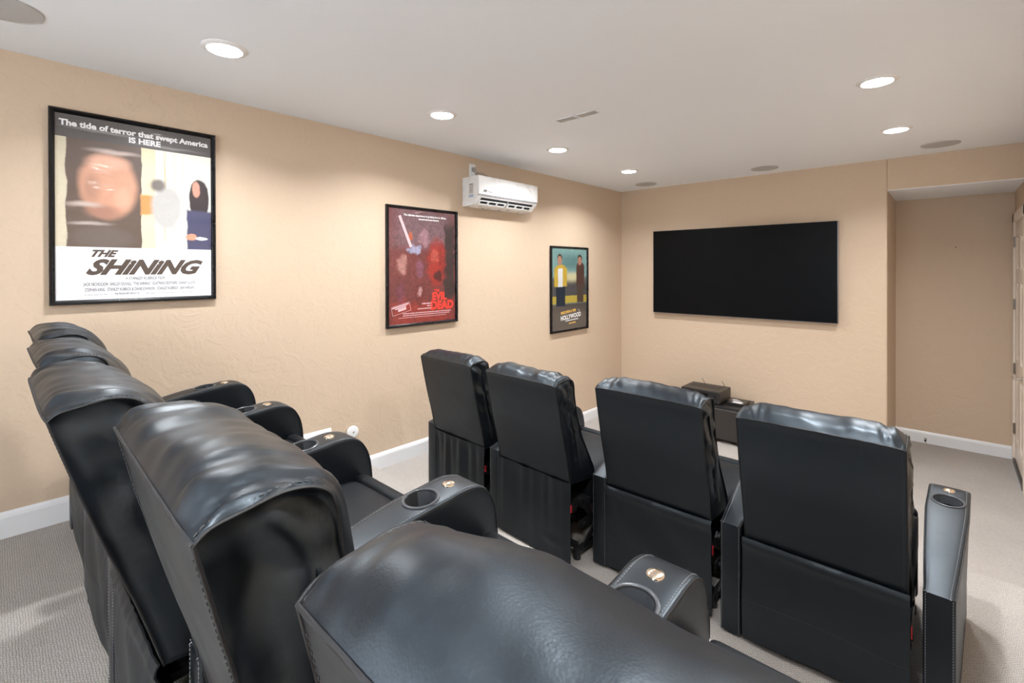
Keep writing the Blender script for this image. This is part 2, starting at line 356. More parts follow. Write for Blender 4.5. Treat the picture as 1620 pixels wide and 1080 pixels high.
# door casing, leaf, hinges, lever
bm = bmesh.new()
box(bm, RX-.018, RX, DY1-.005, AD-.016, 0, DZ+.085, bev=.004); box(bm, RX-.018, RX, DY0-.075, DY0+.005, 0, DZ+.085, bev=.004)
box(bm, RX-.018, RX, DY0-.075, AD-.016, DZ-.0, DZ+.085, bev=.004)
box(bm, RX-.004, RX+.09, DY1-.012, DY1, 0, DZ); box(bm, RX-.004, RX+.09, DY0, DY0+.012, 0, DZ); box(bm, RX-.004, RX+.09, DY0, DY1, DZ-.012, DZ)
struct('trim_1', bm, M['door'])
def door_leaf():
    """six recessed raised panels, local x across, z up, y thickness (front at y=0)"""
    bm = bmesh.new(); W, HH = DY1-DY0-.030, DZ-.022
    xs = [0, .11, W/2-.045, W/2+.045, W-.11, W]; zs = [0, .2, .78, .93, 1.62, 1.73, HH-.13, HH]
    V = {}
    for i, x in enumerate(xs):
        for j, z in enumerate(zs): V[i, j] = bm.verts.new((x, 0, z))
    for i in range(5):
        for j in range(7):
            f = (V[i, j], V[i+1, j], V[i+1, j+1], V[i, j+1])
            if i in (1, 3) and j in (1, 3, 5):
                rings = [f]
                for ins, d in ((.012, .010), (.028, .010), (.05, .002)):
                    x0, x1, z0, z1 = xs[i]+ins, xs[i+1]-ins, zs[j]+ins, zs[j+1]-ins
                    rings.append([bm.verts.new((x0, d, z0)), bm.verts.new((x1, d, z0)), bm.verts.new((x1, d, z1)), bm.verts.new((x0, d, z1))])
                for a, b in zip(rings, rings[1:]):
                    for k in range(4): bm.faces.new((a[k], a[(k+1) % 4], b[(k+1) % 4], b[k]))
                bm.faces.new(rings[-1])
            else: bm.faces.new(f)
    e = [bm.verts.new((x, .04, z)) for x, z in ((0, 0), (W, 0), (W, HH), (0, HH))]
    bm.faces.new(e)
    bb = [V[i, 0] for i in range(6)]; tt = [V[i, 7] for i in range(6)]; ll = [V[0, j] for j in range(8)]; rr = [V[5, j] for j in range(8)]
    bm.faces.new(bb+[e[1], e[0]]); bm.faces.new(tt+[e[2], e[3]]); bm.faces.new(ll+[e[3], e[0]]); bm.faces.new(rr+[e[2], e[1]])
    bmesh.ops.recalc_face_normals(bm, faces=bm.faces[:])
    return bm
dl = struct('door_1', door_leaf(), M['door']); dl.rotation_euler = (0, 0, -PI/2); dl.location = (RX-.004, DY1-.014, .012)
# local x -> -y world, local y -> +x world
for z in (.30, .84, 1.42, 1.98):
    bm = bmesh.new(); cyl(bm, (.0, -.006, z), .008, .09, n=12); cyl(bm, (.0, -.006, z), .0035, .10, n=8)
    box(bm, .0, .03, -.004, .0, z-.043, z+.043); box(bm, -.022, 0, -.004, 0, z-.043, z+.043)
    for q in (-.028, 0, .028): cyl(bm, (.018, -.004, z+q), .004, .003, 'y', 10)
    obj('hinge', bm, M['hinge'], dl, 40)
bm = bmesh.new(); W = DY1-DY0-.03
cyl(bm, (W-.06, -.006, .86), .028, .012, 'y', 28, bev=.003); cyl(bm, (W-.06, -.03, .86), .009, .05, 'y', 16)
tube(bm, [(W-.06, -.055, .86), (W-.09, -.06, .86), (W-.14, -.058, .861), (W-.18, -.052, .858)], .009, 12)
obj('door_handle', bm, M['metal'], dl, 50)
obj('door_sweep', BX(0.0, W, -.016, .0, -.008, .032), M['black_plastic'], dl)
# ------------------------------------------------------------------ recliners
GX = {}
def back_profiles(crown, du=0, dh=0):
    # (u forward, h up): side seam profile and centre profile; first part is the flat rear
    S = [(-.635, .905), (-.620, .916), (-.590, .922), (-.548, .928), (-.512, .920), (-.494, .896), (-.487, .83), (-.467, .74), (-.425, .62), (-.36, .50), (-.325, .43), (-.33, .385)]
    c = crown
    Mi = [(-.640, .912), (-.612, .945+c*.3), (-.565, .968+c), (-.515, .960+c), (-.462, .925+c*.8), (-.426, .86+c*.3), (-.412, .785), (-.41, .70), (-.375, .60), (-.31, .50), (-.275, .43), (-.29, .385)]
    R = [(-.525, .405), (-.550, .53), (-.583, .66), (-.610, .78)]
    s = [Vector(a) for a in catmull(R+[S[0]], 6)[:-1]]; cS = catmull(S, 6); cM = catmull(Mi, 6)
    mrear = [Vector((a.x-.006*math.sin(PI*i/len(s)), a.y+(.007*i/len(s)))) for i, a in enumerate(s)]
    def sh(p): 
        k = max(0, (p.y-.40)/.5); return Vector((p.x+du*k, p.y+dh*k))
    return [sh(p) for p in s+cS], [sh(p) for p in mrear+cM], len(s)
def wr(x, y, z, sx, sy, seed): return noise.noise(Vector((x*sx+seed*7.3, y*sy-seed*3.1, z+seed*1.7)))
def back_mesh(crown, seed, wrinkle=1.0, du=0, dh=0):
    S, Mi, nr = back_profiles(crown, du, dh); K = len(S); NT = 56; HW = .247
    bm = bmesh.new(); cols = []
    for j in range(NT+1):
        t = -1+2*j/NT
        t = math.copysign(1-(1-abs(t))**1.25, t)
        b = (1-abs(t)**5)**.56; bf = (1-abs(t)**2.3)**.85
        ax = HW-abs(t)*HW                         # distance from the side seam
        col = []
        for i in range(K):
            k_ = min(1, max(0, (i-nr-14)/12)); p = S[i].lerp(Mi[i], b*(1-k_)+bf*k_); x = t*HW
            if i > nr:
                f = min(1, (i-nr)/6)
                # soft folds that run from front to rear over the top, denser beside the seams
                near = math.exp(-((ax/.10)**2))*min(1, ax/.010); far = 1-math.exp(-((ax/.05)**2))
                s = (i-nr)/(K-nr)
                w1 = wr(x, s*1.0, 0, 28, 2.2, seed)*.013*near+wr(x+s*.14, s, 3, 60, 6, seed)*.006*near
                w2 = wr(x-s*.15, s, 5, 9, 3.2, seed)*.010*far+wr(x+s*.3, s, 9, 24, 3.0, seed)*.0040*far
                bl = (w1+w2)*wrinkle*f
                n = (p-Vector((-.50, .62))); n.normalize(); p = p+n*bl
            col.append(bm.verts.new((x, p.x, p.y)))
        cols.append(col)
    for j in range(NT):
        for i in range(K-1): bm.faces.new((cols[j][i], cols[j+1][i], cols[j+1][i+1], cols[j][i+1]))
        bm.faces.new((cols[j][K-1], cols[j+1][K-1], cols[j+1][0], cols[j][0]))
    # side panels, gently pillowed with diagonal folds
    for sgn, col in ((-1, cols[0]), (1, cols[-1])):
        cen = Vector((0, 0)); 
        for v in col: cen += Vector((v.co.y, v.co.z))
        cen /= len(col); prev = col
        # spine: nearest point on a centre line running up the panel
        def spine(p):
            h = min(max(p.y, .47), .86); k = (h-.40)/.5
            return Vector((-.445-.115*k+.0, h))
        for q, (fr, bo) in enumerate(((.93, .004), (.82, .007), (.66, .009), (.48, .010), (.28, .011), (.1, .011))):
            ring = []
            for v in col:
                p = Vector((v.co.y, v.co.z)); c = spine(p); pp = c.lerp(p, fr)
                d = wr(pp.x+pp.y*.5, pp.y, 2, 17, 20, seed+sgn)*.021*wrinkle*min(1, max(0, (pp.y-.5)*4))*(1-fr**6)
                ring.append(bm.verts.new((sgn*(HW-.001+bo)+sgn*d-sgn*.006, pp.x, pp.y)))
            for i in range(len(col)):
                k = (i+1) % len(col)
                f = (prev[i], prev[k], ring[k], ring[i])
                bm.faces.new(f if sgn > 0 else f[::-1])
            prev = ring
        f = bm.faces.new(prev if sgn > 0 else prev[::-1])
        bmesh.ops.triangulate(bm, faces=[f])
    bm.edges.ensure_lookup_table()
    for cl in (cols[0], cols[-1]):
        for a, b in zip(cl, cl[1:]):
            e = bm.edges.get((a, b)); e.smooth = False
    for j in range(NT):
        e = bm.edges.get((cols[j][nr], cols[j+1][nr])); e.smooth = False
    bmesh.ops.recalc_face_normals(bm, faces=bm.faces[:])
    side = [[v.co.copy() for v in cols[0]], [v.co.copy() for v in cols[-1]]]
    top = [c[nr].co.copy() for c in cols]
    return bm, side, top, nr
def bake(o):
    dg = bpy.context.evaluated_depsgraph_get(); me = bpy.data.meshes.new_from_object(o.evaluated_get(dg))
    o.modifiers.clear(); old = o.data; o.data = me; bpy.data.meshes.remove(old)
ARM_TOP = [(-.535, .445), (-.42, .474), (-.28, .507), (-.16, .532), (-.07, .547), (0, .554), (.05, .558), (.10, .563), (.14, .561), (.175, .550), (.205, .526), (.228, .486), (.240, .44), (.246, .38)]
def arm_parts():
    """armrest centred on x=0; returns the baked meshes shared by all armrests"""
    tp = [Vector(p) for p in catmull(ARM_TOP, 4)]
    loop = [Vector((-.535, .015)), Vector((-.535, .16)), Vector((-.535, .30)), Vector((-.535, .40))]+tp+[Vector((.244, .28)), Vector((.240, .15)), Vector((.238, .015))]
    def width(p):
        u = p.x
        a = .0395+.0245*max(0, min(1, (u+.50)/.42))**.8
        if u > .12: a -= .006*min(1, (u-.12)/.12)
        if p.y < .40: a -= .008*min(1, (.40-p.y)/.2)*(u > -.5)
        return a
    nn = []
    for i, p in enumerate(loop):
        a = loop[max(0, i-1)]; b = loop[min(len(loop)-1, i+1)]; d = (b-a).normalized(); nn.append(Vector((d.y, -d.x)))
    bm = bmesh.new(); rad = .009; rows = []
    seq = [(-1, 1.0, 1.0)]
    def ring(sx, inset, xr):   # xr 0 = full width, rad = inside
        return [bm.verts.new((sx*(width(p)-xr), p.x+nn[i].x*inset, p.y+nn[i].y*inset)) for i, p in enumerate(loop)]
    R = [ring(-1, rad*3.0, 0.0005), ring(-1, rad, 0)]
    for k in (1, 2): a = PI/2*k/3; R.append(ring(-1, rad*(1-math.sin(a)), rad*(1-math.cos(a))))
    R.append(ring(-1, 0, rad))
    for f in (-.5, 0, .5):
        R.append([bm.verts.new((f*2*(width(p)-rad)*.5/.5*1.0 if False else f*(width(p)-rad)*1.2, p.x-nn[i].x*.0015, p.y-nn[i].y*.0015)) for i, p in enumerate(loop)])
    R.append(ring(1, 0, rad))
    for k in (2, 1): a = PI/2*k/3; R.append(ring(1, rad*(1-math.sin(a)), rad*(1-math.cos(a))))
    R += [ring(1, rad, 0), ring(1, rad*3.0, .0005)]
    for a, b in zip(R, R[1:]):
        for i in range(len(loop)-1): bm.faces.new((a[i], a[i+1], b[i+1], b[i]))
    bm.faces.new(R[0]); bm.faces.new(R[-1][::-1])
    bm.faces.new([r_[0] for r_ in R]); bm.faces.new([r_[-1] for r_ in R][::-1])
    bmesh.ops.recalc_face_normals(bm, faces=bm.faces[:])
    o = obj('armrest', bm, M['leather'])
    bc = bmesh.new(); cyl(bc, (0, 0, .57), .0445, .19, n=48); c = obj('cutter', bc, M['black'])
    md = o.modifiers.new('b', 'BOOLEAN'); md.object = c; md.operation = 'DIFFERENCE'; md.solver = 'EXACT'
    bpy.context.view_layer.update(); bake(o); bpy.data.objects.remove(c)
    me = o.data; bpy.data.objects.remove(o)
    for p in me.polygons: p.use_smooth = True
    me.set_sharp_from_angle(angle=math.radians(42))
    # cup holder: ring and inner cup, follows the slope of the arm top
    bm = bmesh.new(); tilt = Matrix.Translation((0, 0, .5545)) @ Matrix.Rotation(math.atan2(.558-.547, .12), 4, 'X')
    lathe(bm, [(.0, -.085), (.036, -.085), (.041, -.075), (.0425, .0), (.044, .004), (.048, .006), (.052, .004), (.053, -.001), (.050, -.004), (.0445, -.006), (.0440, -.078), (.0, -.09)], 48, tilt)
    cup = bpy.data.meshes.new('cup_holder'); bm.to_mesh(cup); bm.free(); cup.materials.append(M['ring']); cup.materials.append(M['black'])
    for p in cup.polygons: p.use_smooth = True; p.material_index = 1 if math.hypot(p.center.x, p.center.y) < .0432 else 0
    cup.set_sharp_from_angle(angle=math.radians(50))
    bm = bmesh.new(); tilt = Matrix.Translation((0, .098, .5635)) @ Matrix.Rotation(.03, 4, 'X')
    lathe(bm, [(0, .0075), (.006, .0072), (.0125, .006), (.0155, .0045), (.0158, .003), (.018, .003), (.0195, .0005), (.0195, -.006)], 36, tilt)
    btn = bpy.data.meshes.new('recline_button'); bm.to_mesh(btn); bm.free(); btn.materials.append(M['brass'])
    for p in btn.polygons: p.use_smooth = True
    btn.set_sharp_from_angle(angle=math.radians(35))
    # seam and stitching along both top edges
    bm = bmesh.new(); b2 = bmesh.new()
    for s in (-1, 1):
        pts = [Vector((s*(width(p)-.0035), p.x-nn[i+4].x*.0 , p.y)) for i, p in enumerate(tp)]
        pts = [Vector((q.x, q.y-nn[i+4].x*.0010, q.z-nn[i+4].y*.0010)) for i, q in enumerate(pts)]
        tube(bm, [q+Vector((s*.0018, nn[i+4].x*.004, nn[i+4].y*.004)) for i, q in enumerate(pts)], .0016, 6)
        stitches(b2, [Vector((s*(width(p)-.0125), p.x-nn[i+4].x*.0006, p.y-nn[i+4].y*.0006)) for i, p in enumerate(tp)])
        stitches(b2, [Vector((s*(width(loop[k])-.007), -.5357, loop[k].y)) for k in (0, 1, 2, 3, 4)])
    stitches(b2, [(-.036, -.5335, .4455), (.036, -.5335, .4455)])
    sm = bpy.data.meshes.new('seam'); bm.to_mesh(sm); bm.free(); sm.materials.append(M['seam'])
    st = bpy.data.meshes.new('stitching'); b2.to_mesh(st); b2.free(); st.materials.append(M['thread'])
    return me, cup, btn, sm, st
ARM = arm_parts()
def add(name, me, parent, loc=(0, 0, 0)):
    o = bpy.data.objects.new(name, me); C.objects.link(o); o.parent = parent; o.location = loc; return o
def make_arm(parent, x, rz=0):
    a = add('armrest', ARM[0], parent, (x, 0, 0)); a.rotation_euler = (0, 0, rz)
    add('cup_holder', ARM[1], a); add('recline_button', ARM[2], a)
    add('seam', ARM[3], a); q = add('stitching', ARM[4], a); q['kind'] = 'stuff'
    return a
def seat_mesh(seed):
    """seat cushion: rounded pillow, x +-.245"""
    bm = bmesh.new(); NX, NY = 28, 34; HW = .246; u0, u1 = -.34, .165; G = []
    for i in range(NX+1):
        row = []
        for j in range(NY+1):
            a = -1+2*i/NX; b = -1+2*j/NY
            e = (1-abs(a)**6)**.5*(1-abs(b)**8)**.5
            x = a*HW; y = (u0+u1)/2+b*(u1-u0)/2
            z = .395+.030*e+.012*(1-a*a)*(1-b*b)+wr(x, y, 1, 7, 7, seed)*.004*e
            row.append(bm.verts.new((x, y, z)))
        G.append(row)
    for i in range(NX):
        for j in range(NY): bm.faces.new((G[i][j], G[i+1][j], G[i+1][j+1], G[i][j+1]))
    rim = [G[i][0] for i in range(NX+1)]+[G[NX][j] for j in range(1, NY+1)]+[G[i][NY] for i in range(NX-1, -1, -1)]+[G[0][j] for j in range(NY-1, 0, -1)]
    lo = [bm.verts.new((v.co.x, v.co.y, .27)) for v in rim]
    for i in range(len(rim)):
        k = (i+1) % len(rim); bm.faces.new((rim[k], rim[i], lo[i], lo[k]))
    bm.faces.new(lo); bmesh.ops.recalc_face_normals(bm, faces=bm.faces[:])
    return bm
def flap_mesh(style, seed):
    """hanging leather skirt behind the chair; style 0 taut, 1 gathered"""
    bm = bmesh.new(); NX, NZ = 60, 36; A, B = [], []
    for i in range(NX+1):
        ra, rb = [], []
        for j in range(NZ+1):
            s = i/NX; t = j/NZ; x = -.256+.508*s; h = .415-.395*t+(.012*math.sin(s*PI)*t if style == 0 else -.004*t)
            if style == 2: h = .415-.398*t-.012*s*t
            y = -.536-.002*t
            if style == 0:
                y -= .012*math.exp(-((t-.05)/.05)**2)+.006*math.sin(t*PI)
                y += wr(x+h*.9, h, 0, 5, 2, seed)*.014*min(1, t*5)+wr(x, h, 4, 40, 4, seed)*.003*math.exp(-t*6)
            elif style == 1:
                y += wr(x, h*.3, 0, 17, 2, seed)*.032*math.exp(-t*.9)*min(1, .25+t*6)+wr(x, h, 2, 13, 2, seed)*.012
            else:
                y += wr(x, h*.3, 0, 26, 2, seed)*.010*math.exp(-t*2.5)+wr(x, h, 2, 9, 3, seed)*.008*t
                y += -.010*math.exp(-(((x-.14)/.05)**2+((h-.10)/.016)**2))
            ed = min(1, s*12, (1-s)*12); y += .004*(1-ed)
            ra.append(bm.verts.new((x, y, h))); rb.append(bm.verts.new((x, y+.004, h)))
        A.append(ra); B.append(rb)
    for i in range(NX):
        for j in range(NZ):
            bm.faces.new((A[i][j], A[i][j+1], A[i+1][j+1], A[i+1][j])); bm.faces.new((B[i][j], B[i+1][j], B[i+1][j+1], B[i][j+1]))
    for i in range(NX):
        bm.faces.new((A[i][0], A[i+1][0], B[i+1][0], B[i][0])); bm.faces.new((A[i][NZ], B[i][NZ], B[i+1][NZ], A[i+1][NZ]))
    for j in range(NZ):
        bm.faces.new((A[0][j], B[0][j], B[0][j+1], A[0][j+1])); bm.faces.new((A[NX][j], A[NX][j+1], B[NX][j+1], B[NX][j]))
    k = int(NZ*.62); st = [A[i][k].co+Vector((0, -.0012, 0)) for i in range(NX+1)]
    return bm, st
CACHE = {}
def recliner(label, x, y, z, rz, seed, crown, style, right_arm, group, du=0, dh=0, al=-.315, ar=.315, wk=1.0):
    root = empty('recliner', (x, y, z), rz); tag(root, label, 'recliner', group)
    bm, side, top, nr = back_mesh(crown, seed, wk, du, dh)
    bk = obj('backrest', bm, M['leather'], root, 0)
    for p in bk.data.polygons: p.use_smooth = True
    bm = bmesh.new()
    for s, sd in zip((-1, 1), side):
        tube(bm, [v+Vector((s*.0005, 0, 0)) for v in sd[:nr]]+[v+Vector((s*.0005, 0, 0)) for v in sd[nr:-4]], .0023, 6)
    tube(bm, [v+Vector((0, -.0005, .0005)) for v in top], .0023, 6)
    obj('seam', bm, M['seam'], bk, 60)
    bm = bmesh.new()
    for s, sd in zip((-1, 1), side):
        stitches(bm, [Vector((v.x-s*.010, v.y-.0022, v.z)) for v in sd[1:nr]], step=.008, ln=.004, r=.0007)
        c = s*.0065
        stitches(bm, [v+Vector((-c, .0022*(1 if i > 22 else 0), .0042 if i < 22 else .001)) for i, v in enumerate(sd[nr+2:nr+44])], step=.008, ln=.004, r=.0008)
    q = obj('stitching', bm, M['thread_dark'], bk); q['kind'] = 'stuff'
    st = obj('seat', seat_mesh(seed), M['leather_seat'], root, 50)
    bm = bmesh.new(); box(bm, -.244, .244, .150, .205, .04, .425, bev=.022, seg=4)
    box(bm, -.235, .235, .200, .212, .07, .24, bev=.005); box(bm, -.235, .235, .200, .212, .25, .40, bev=.005)
    obj('footrest', bm, M['leather_seat'], root, 50)
    make_arm(root, al)
    if right_arm: make_arm(root, ar, -.035 if du == 0 else 0)
    fb, sl = flap_mesh(style, seed)
    fl = obj('rear_flap', fb, M['vinyl'], root, 60)
    if style == 0:
        bm = bmesh.new(); stitches(bm, sl, step=.010, ln=.005, r=.0006); q = obj('stitching', bm, M['thread_dark'], fl); q['kind'] = 'stuff'
    # steel recline mechanism under the seat
    bm = bmesh.new()
    for s in (-1, 1):
        box(bm, s*.225-.012, s*.225+.012, -.46, .14, .03, .055, bev=.003)
        box(bm, s*.232-.003, s*.232+.003, -.44, -.10, .15, .19); box(bm, s*.236-.003, s*.236+.003, -.20, .10, .09, .13)
        R_ = Matrix.Translation((s*.24, -.30, .14)) @ Matrix.Rotation(.7, 4, 'X'); box(bm, -.003, .003, -.14, .14, -.014, .014, mtx=R_)
        R_ = Matrix.Translation((s*.236, -.36, .22)) @ Matrix.Rotation(-.9, 4, 'X'); box(bm, -.003, .003, -.12, .12, -.014, .014, mtx=R_)
        for yy, zz in ((-.40, .17), (-.3, .14), (-.21, .22), (-.42, .30)): cyl(bm, (s*.243, yy, zz), .011, .012, 'x', 12)
    for yy in (-.44, -.15, .10): box(bm, -.225, .225, yy-.012, yy+.012, .055, .08)
    box(bm, -.235, .235, -.40, .14, .24, .285, bev=.004)
    for s in (-1, 1):
        for yy in (-.44, .12): cyl(bm, (s*.225, yy, .016), .018, .030, n=14)
    mc = obj('steel_frame', bm, M['dark_steel'], root, 40)
    bm = bmesh.new(); cyl(bm, (.10, -.37, .13), .032, .15, 'y', 20, bev=.004); box(bm, .07, .15, -.32, -.24, .10, .17, bev=.006)
    obj('motor', bm, M['black_plastic'], mc, 40)
    bm = bmesh.new(); cyl(bm, (.212, -.455, .26), .024, .02, 'x', 20, bev=.003); obj('bearing', bm, M['black_plastic'], mc, 40)
    tg = obj('fabric_tag', BX(.2545, .2570, -.533, -.522, .274, .312, bev=.0008), M['red'], root)
    tg['label'] = 'small red fabric tag'
    return root
gb = 'recliners in the raised back row'; gf = 'recliners in the front row'
BACK = [(.450, -4.68, 0, -.031), (1.078, -4.69, 0, -.045), (1.708, -4.70, 0, -.055), (2.340, -4.66, -.02, -.025), (2.975, -4.635, 0, -.022)]
bl = ['black leather recliner at the wall end of the raised back row',
      'black leather recliner second from the left wall in the raised back row',
      'black leather recliner in the middle of the raised back row',
      'large black leather recliner, second nearest in the raised back row, creased top seam',
      'nearest black leather recliner, its broad top filling the bottom of the picture']
for i, (x, y, rz, du) in enumerate(BACK):
    recliner(bl[i], x, y, ZP, rz, 11+i, (-.026, -.026, -.026, -.026, -.014)[i], 0, i == 4, gb, du, .022, wk=(1, 1.1, 1.2, 1.6, .75)[i])
FRONT = [(.858, -2.956, -.045), (1.507, -3.004, -.045), (2.120, -2.897, .0), (2.758, -2.925, .0)]
fl_ = ['black leather recliner at the wall end of the front row, with a gathered rear flap',
       'black leather recliner second from the left wall in the front row, loose rear flap',
       'black leather recliner second from the right in the front row, before the console',
       'black leather recliner at the right end of the front row, with two armrests']
for i, (x, y, rz) in enumerate(FRONT):
    recliner(fl_[i], x, y, ZM, rz, 3+i*2, -.012, (1, 2, 0, 0)[i], i == 3, gf, 0, 0, (-.275, -.290, -.292, -.302)[i], .340)
# ------------------------------------------------------------------ television
tx0, tx1, tz0, tz1 = .462, 2.325, 1.234, 2.208
tv = empty('television', ((tx0+tx1)/2, 0, tz0)); tag(tv, 'large black flat television mounted on the tan wall beside the alcove', 'television')
W = tx1-tx0; HT = tz1-tz0
obj('housing', BX(-W/2, W/2, -.058, -.030, 0, HT, bev=.003), M['silver'], tv)
obj('back_cover', BX(-W/2+.25, W/2-.25, -.032, -.012, .06, HT-.20, bev=.006), M['black_plastic'], tv)
obj('wall_bracket', BX(-.3, .3, -.02, -.001, .25, .65), M['dark_steel'], tv)
bm = bmesh.new(); box(bm, -W/2+.003, W/2-.006, -.0615, -.0575, .006, HT-.002, bev=.0008)
obj('screen', bm, M['screen'], tv)
# ------------------------------------------------------------------ console and the things on it
cs = empty('media_console', (1.07, -.28, 0)); tag(cs, 'low black media console under the television, mostly hidden behind the front row', 'console')
cx0, cx1, cy0, cy1, ct = -.52, .53, -.215, .20, .375
obj('body', BX(cx0+.01, cx1-.01, cy0+.015, cy1, .03, ct-.03, bev=.002), M['console'], cs)
obj('top', BX(cx0, cx1, cy0, cy1, ct-.03, ct, bev=.003), M['black_plastic'], cs)
bm = bmesh.new(); box(bm, cx0, cx1, cy1-.012, cy1, ct-.002, ct+.012)
bm.free()
obj('edge_strip', BX(cx0, cx1, cy0-.002, cy0+.002, ct-.040, ct-.032), M['console_edge'], cs)
for k in range(2):
    xa = cx0+.015+k*.52; d = obj('door', BX(xa, xa+.505, cy0-.002, cy0+.015, .045, ct-.045, bev=.002), M['console'], cs)
    obj('handle', BX(xa+(.46 if k == 0 else .03), xa+(.475 if k == 0 else .045), cy0-.014, cy0-.002, .2, .26, bev=.003), M['dark_steel'], d)
for a in (cx0+.05, cx1-.05):
    for b_ in (cy0+.05, cy1-.05): bm = bmesh.new(); cyl(bm, (a, b_, .015), .02, .03, n=16); obj('foot', bm, M['black_plastic'], cs, 40)
rc = empty('receiver', (1.19, -.33, ct)); tag(rc, 'black audio receiver with thin antennas standing on the low console', 'receiver')
obj('case', BX(-.20, .20, -.145, .165, .012, .128, bev=.003), M['amp'], rc)
fp = obj('front_panel', BX(-.20, .20, -.155, -.143, .012, .124, bev=.003), M['black_plastic'], rc)
for a in (-.13, .13): bm = bmesh.new(); cyl(bm, (a, -.163, .07), .022, .02, 'y', 24, bev=.002); obj('knob', bm, M['black_plastic'], fp, 40)
obj('display', BX(-.08, .08, -.1565, -.154, .07, .10), M['screen'], fp)
bm = bmesh.new()
for k in range(14): box(bm, -.15+k*.022, -.142+k*.022, -.05, .10, .1275, .1285)
obj('vent_slots', bm, M['black'], rc)
for a in (-.16, .16):
    for b_ in (-.11, .13): bm = bmesh.new(); cyl(bm, (a, b_, .006), .02, .013, n=16); obj('foot', bm, M['black_plastic'], rc, 40)
for a in (-.06, .15):
    bm = bmesh.new(); tube(bm, [(a, .172, .085), (a, .178, .10), (a-.045, .182, .175)], .0028, 8); obj('antenna', bm, M['black_plastic'], rc, 60)
bx_ = empty('disc_player', (1.50, -.27, ct)); tag(bx_, 'small flat black box with a white label on the console, right of the receiver', 'player')
obj('case', BX(-.075, .085, -.12, .08, .0, .024, bev=.002), M['black_plastic'], bx_)
obj('paper_label', BX(-.03, .06, -.095, -.045, .024, .0252), M['paper'], bx_)
bm = bmesh.new()
for k in range(4): box(bm, -.06, .04-.02*k, -.02+k*.018, -.012+k*.018, .024, .0252)
obj('print_lines', bm, M['sticker'], bx_)
# ------------------------------------------------------------------ air conditioner
ac = empty('air_conditioner', (0, -2.315, 2.30)); tag(ac, 'white wall air conditioner hung high on the left wall below the ceiling', 'air conditioner')
AW = .387
def extr(bm, pr, y0, y1, bevel=0):
    A = [bm.verts.new((x, y0, z)) for x, z in pr]; B = [bm.verts.new((x, y1, z)) for x, z in pr]
    for i in range(len(pr)):
        j = (i+1) % len(pr); bm.faces.new((A[i], A[j], B[j], B[i]))
    bm.faces.new(A); bm.faces.new(B[::-1]); bmesh.ops.recalc_face_normals(bm, faces=bm.faces[:])
bm = bmesh.new(); extr(bm, [(0.0, .0), (0, .245), (.185, .245), (.190, .24), (.190, .078), (.188, .070), (.128, .010), (.10, .003), (.05, 0)], -AW, AW)
obj('housing', bm, M['plastic'], ac, 25)
bm = bmesh.new(); box(bm, .185, .204, -AW, AW, .088, .248, bev=.008, seg=4); obj('front_panel', bm, M['plastic'], ac, 40)
# local x across the opening, y along the unit, z out of the sloping underside (pointing down and out)
LV = Matrix(((.7071, 0, .7071, .158), (0, 1, 0, 0), (.7071, 0, -.7071, .040), (0, 0, 0, 1)))
bm = bmesh.new(); box(bm, -.036, .034, -AW+.05, AW-.05, -.003, .0008, mtx=LV); obj('air_outlet', bm, M['black'], ac)
bm = bmesh.new()
for a, b_ in ((-AW+.052, -.018), (.018, AW-.052)):
    L_ = b_-a
    box(bm, -.034, -.026, a, b_, .0008, .008, mtx=LV, bev=.001); box(bm, .002, .010, a, b_, .0008, .008, mtx=LV, bev=.001)
    for k in range(4):
        yy = a+L_*k/3; box(bm, -.030, .006, yy-.009, yy+.009, .0008, .0075, mtx=LV)
obj('louvre', bm, M['plastic'], ac)
bm = bmesh.new(); box(bm, -.034, .030, -.010, .004, .0008, .006, mtx=LV); obj('louvre_motor', bm, M['grey_plastic'], ac)
obj('panel_gap', BX(.180, .1985, -AW+.004, AW-.01, .0795, .0865), M['grey_ink'], ac)
RA = (PI/2, 0, PI/2)
text('AIR', ac, (.2046, -AW+.05, .112), .027, M['ink'], 'LEFT', .5, .0012, rot=RA); text('mirage', ac, (.2046, -AW+.100, .112), .021, M['ink'], 'LEFT', .3, rot=RA)
text('LIFE', ac, (.2046, AW-.13, .185), .018, M['sticker'], 'LEFT', rot=RA)
obj('rating_sticker', BX(.085, .135, -AW-.001, -AW, .10, .185), M['sticker'], ac)
bm = bmesh.new(); box(bm, .088, .132, -AW-.0015, -AW-.001, .172, .182)
for k in range(7): box(bm, .090, .130-.006*(k % 3), -AW-.0015, -AW-.001, .158-k*.008, .1605-k*.008)
obj('sticker_print', bm, M['grey_ink'], ac)
obj('blue_sticker', BX(.082, .138, -AW-.001, -AW, .068, .092), M['sticker_blue'], ac)
for yy in (-.19, .02): obj('latch', BX(.03, .045, yy, yy+.02, -.004, .001), M['grey_plastic'], ac)
ol = empty('wall_outlet', (0, -2.590, 2.625)); tag(ol, 'white wall outlet plate above the left end of the air conditioner', 'outlet')
obj('cover_plate', BX(0, .006, -.036, .036, -.055, .058, bev=.002), M['plastic'], ol)
obj('socket', BX(.006, .009, -.017, .017, -.035, .035, bev=.004), M['plastic'], ol)
pc = empty('power_cord', (0, -2.575, 2.625)); tag(pc, 'grey plug and power cord running from the outlet to the top of the air conditioner', 'power cord')
obj('plug', BX(.009, .034, -.030, .002, -.012, .026, bev=.005), M['grey_plastic'], pc, 40)
bm = bmesh.new(); tube(bm, catmull([(.028, -.014, -.010), (.034, -.008, -.030), (.034, .010, -.036), (.026, .025, -.006), (.022, .04, -.018), (.03, .07, -.012), (.03, .11, -.020), (.032, .15, -.034), (.05, .20, -.0765)], 6), .0035, 8); obj('cord', bm, M['grey_plastic'], pc, 60)
wd = empty('wall_disc', (0, -3.748, .62)); tag(wd, 'round white wall disc above the step in the left baseboard', 'wall disc')
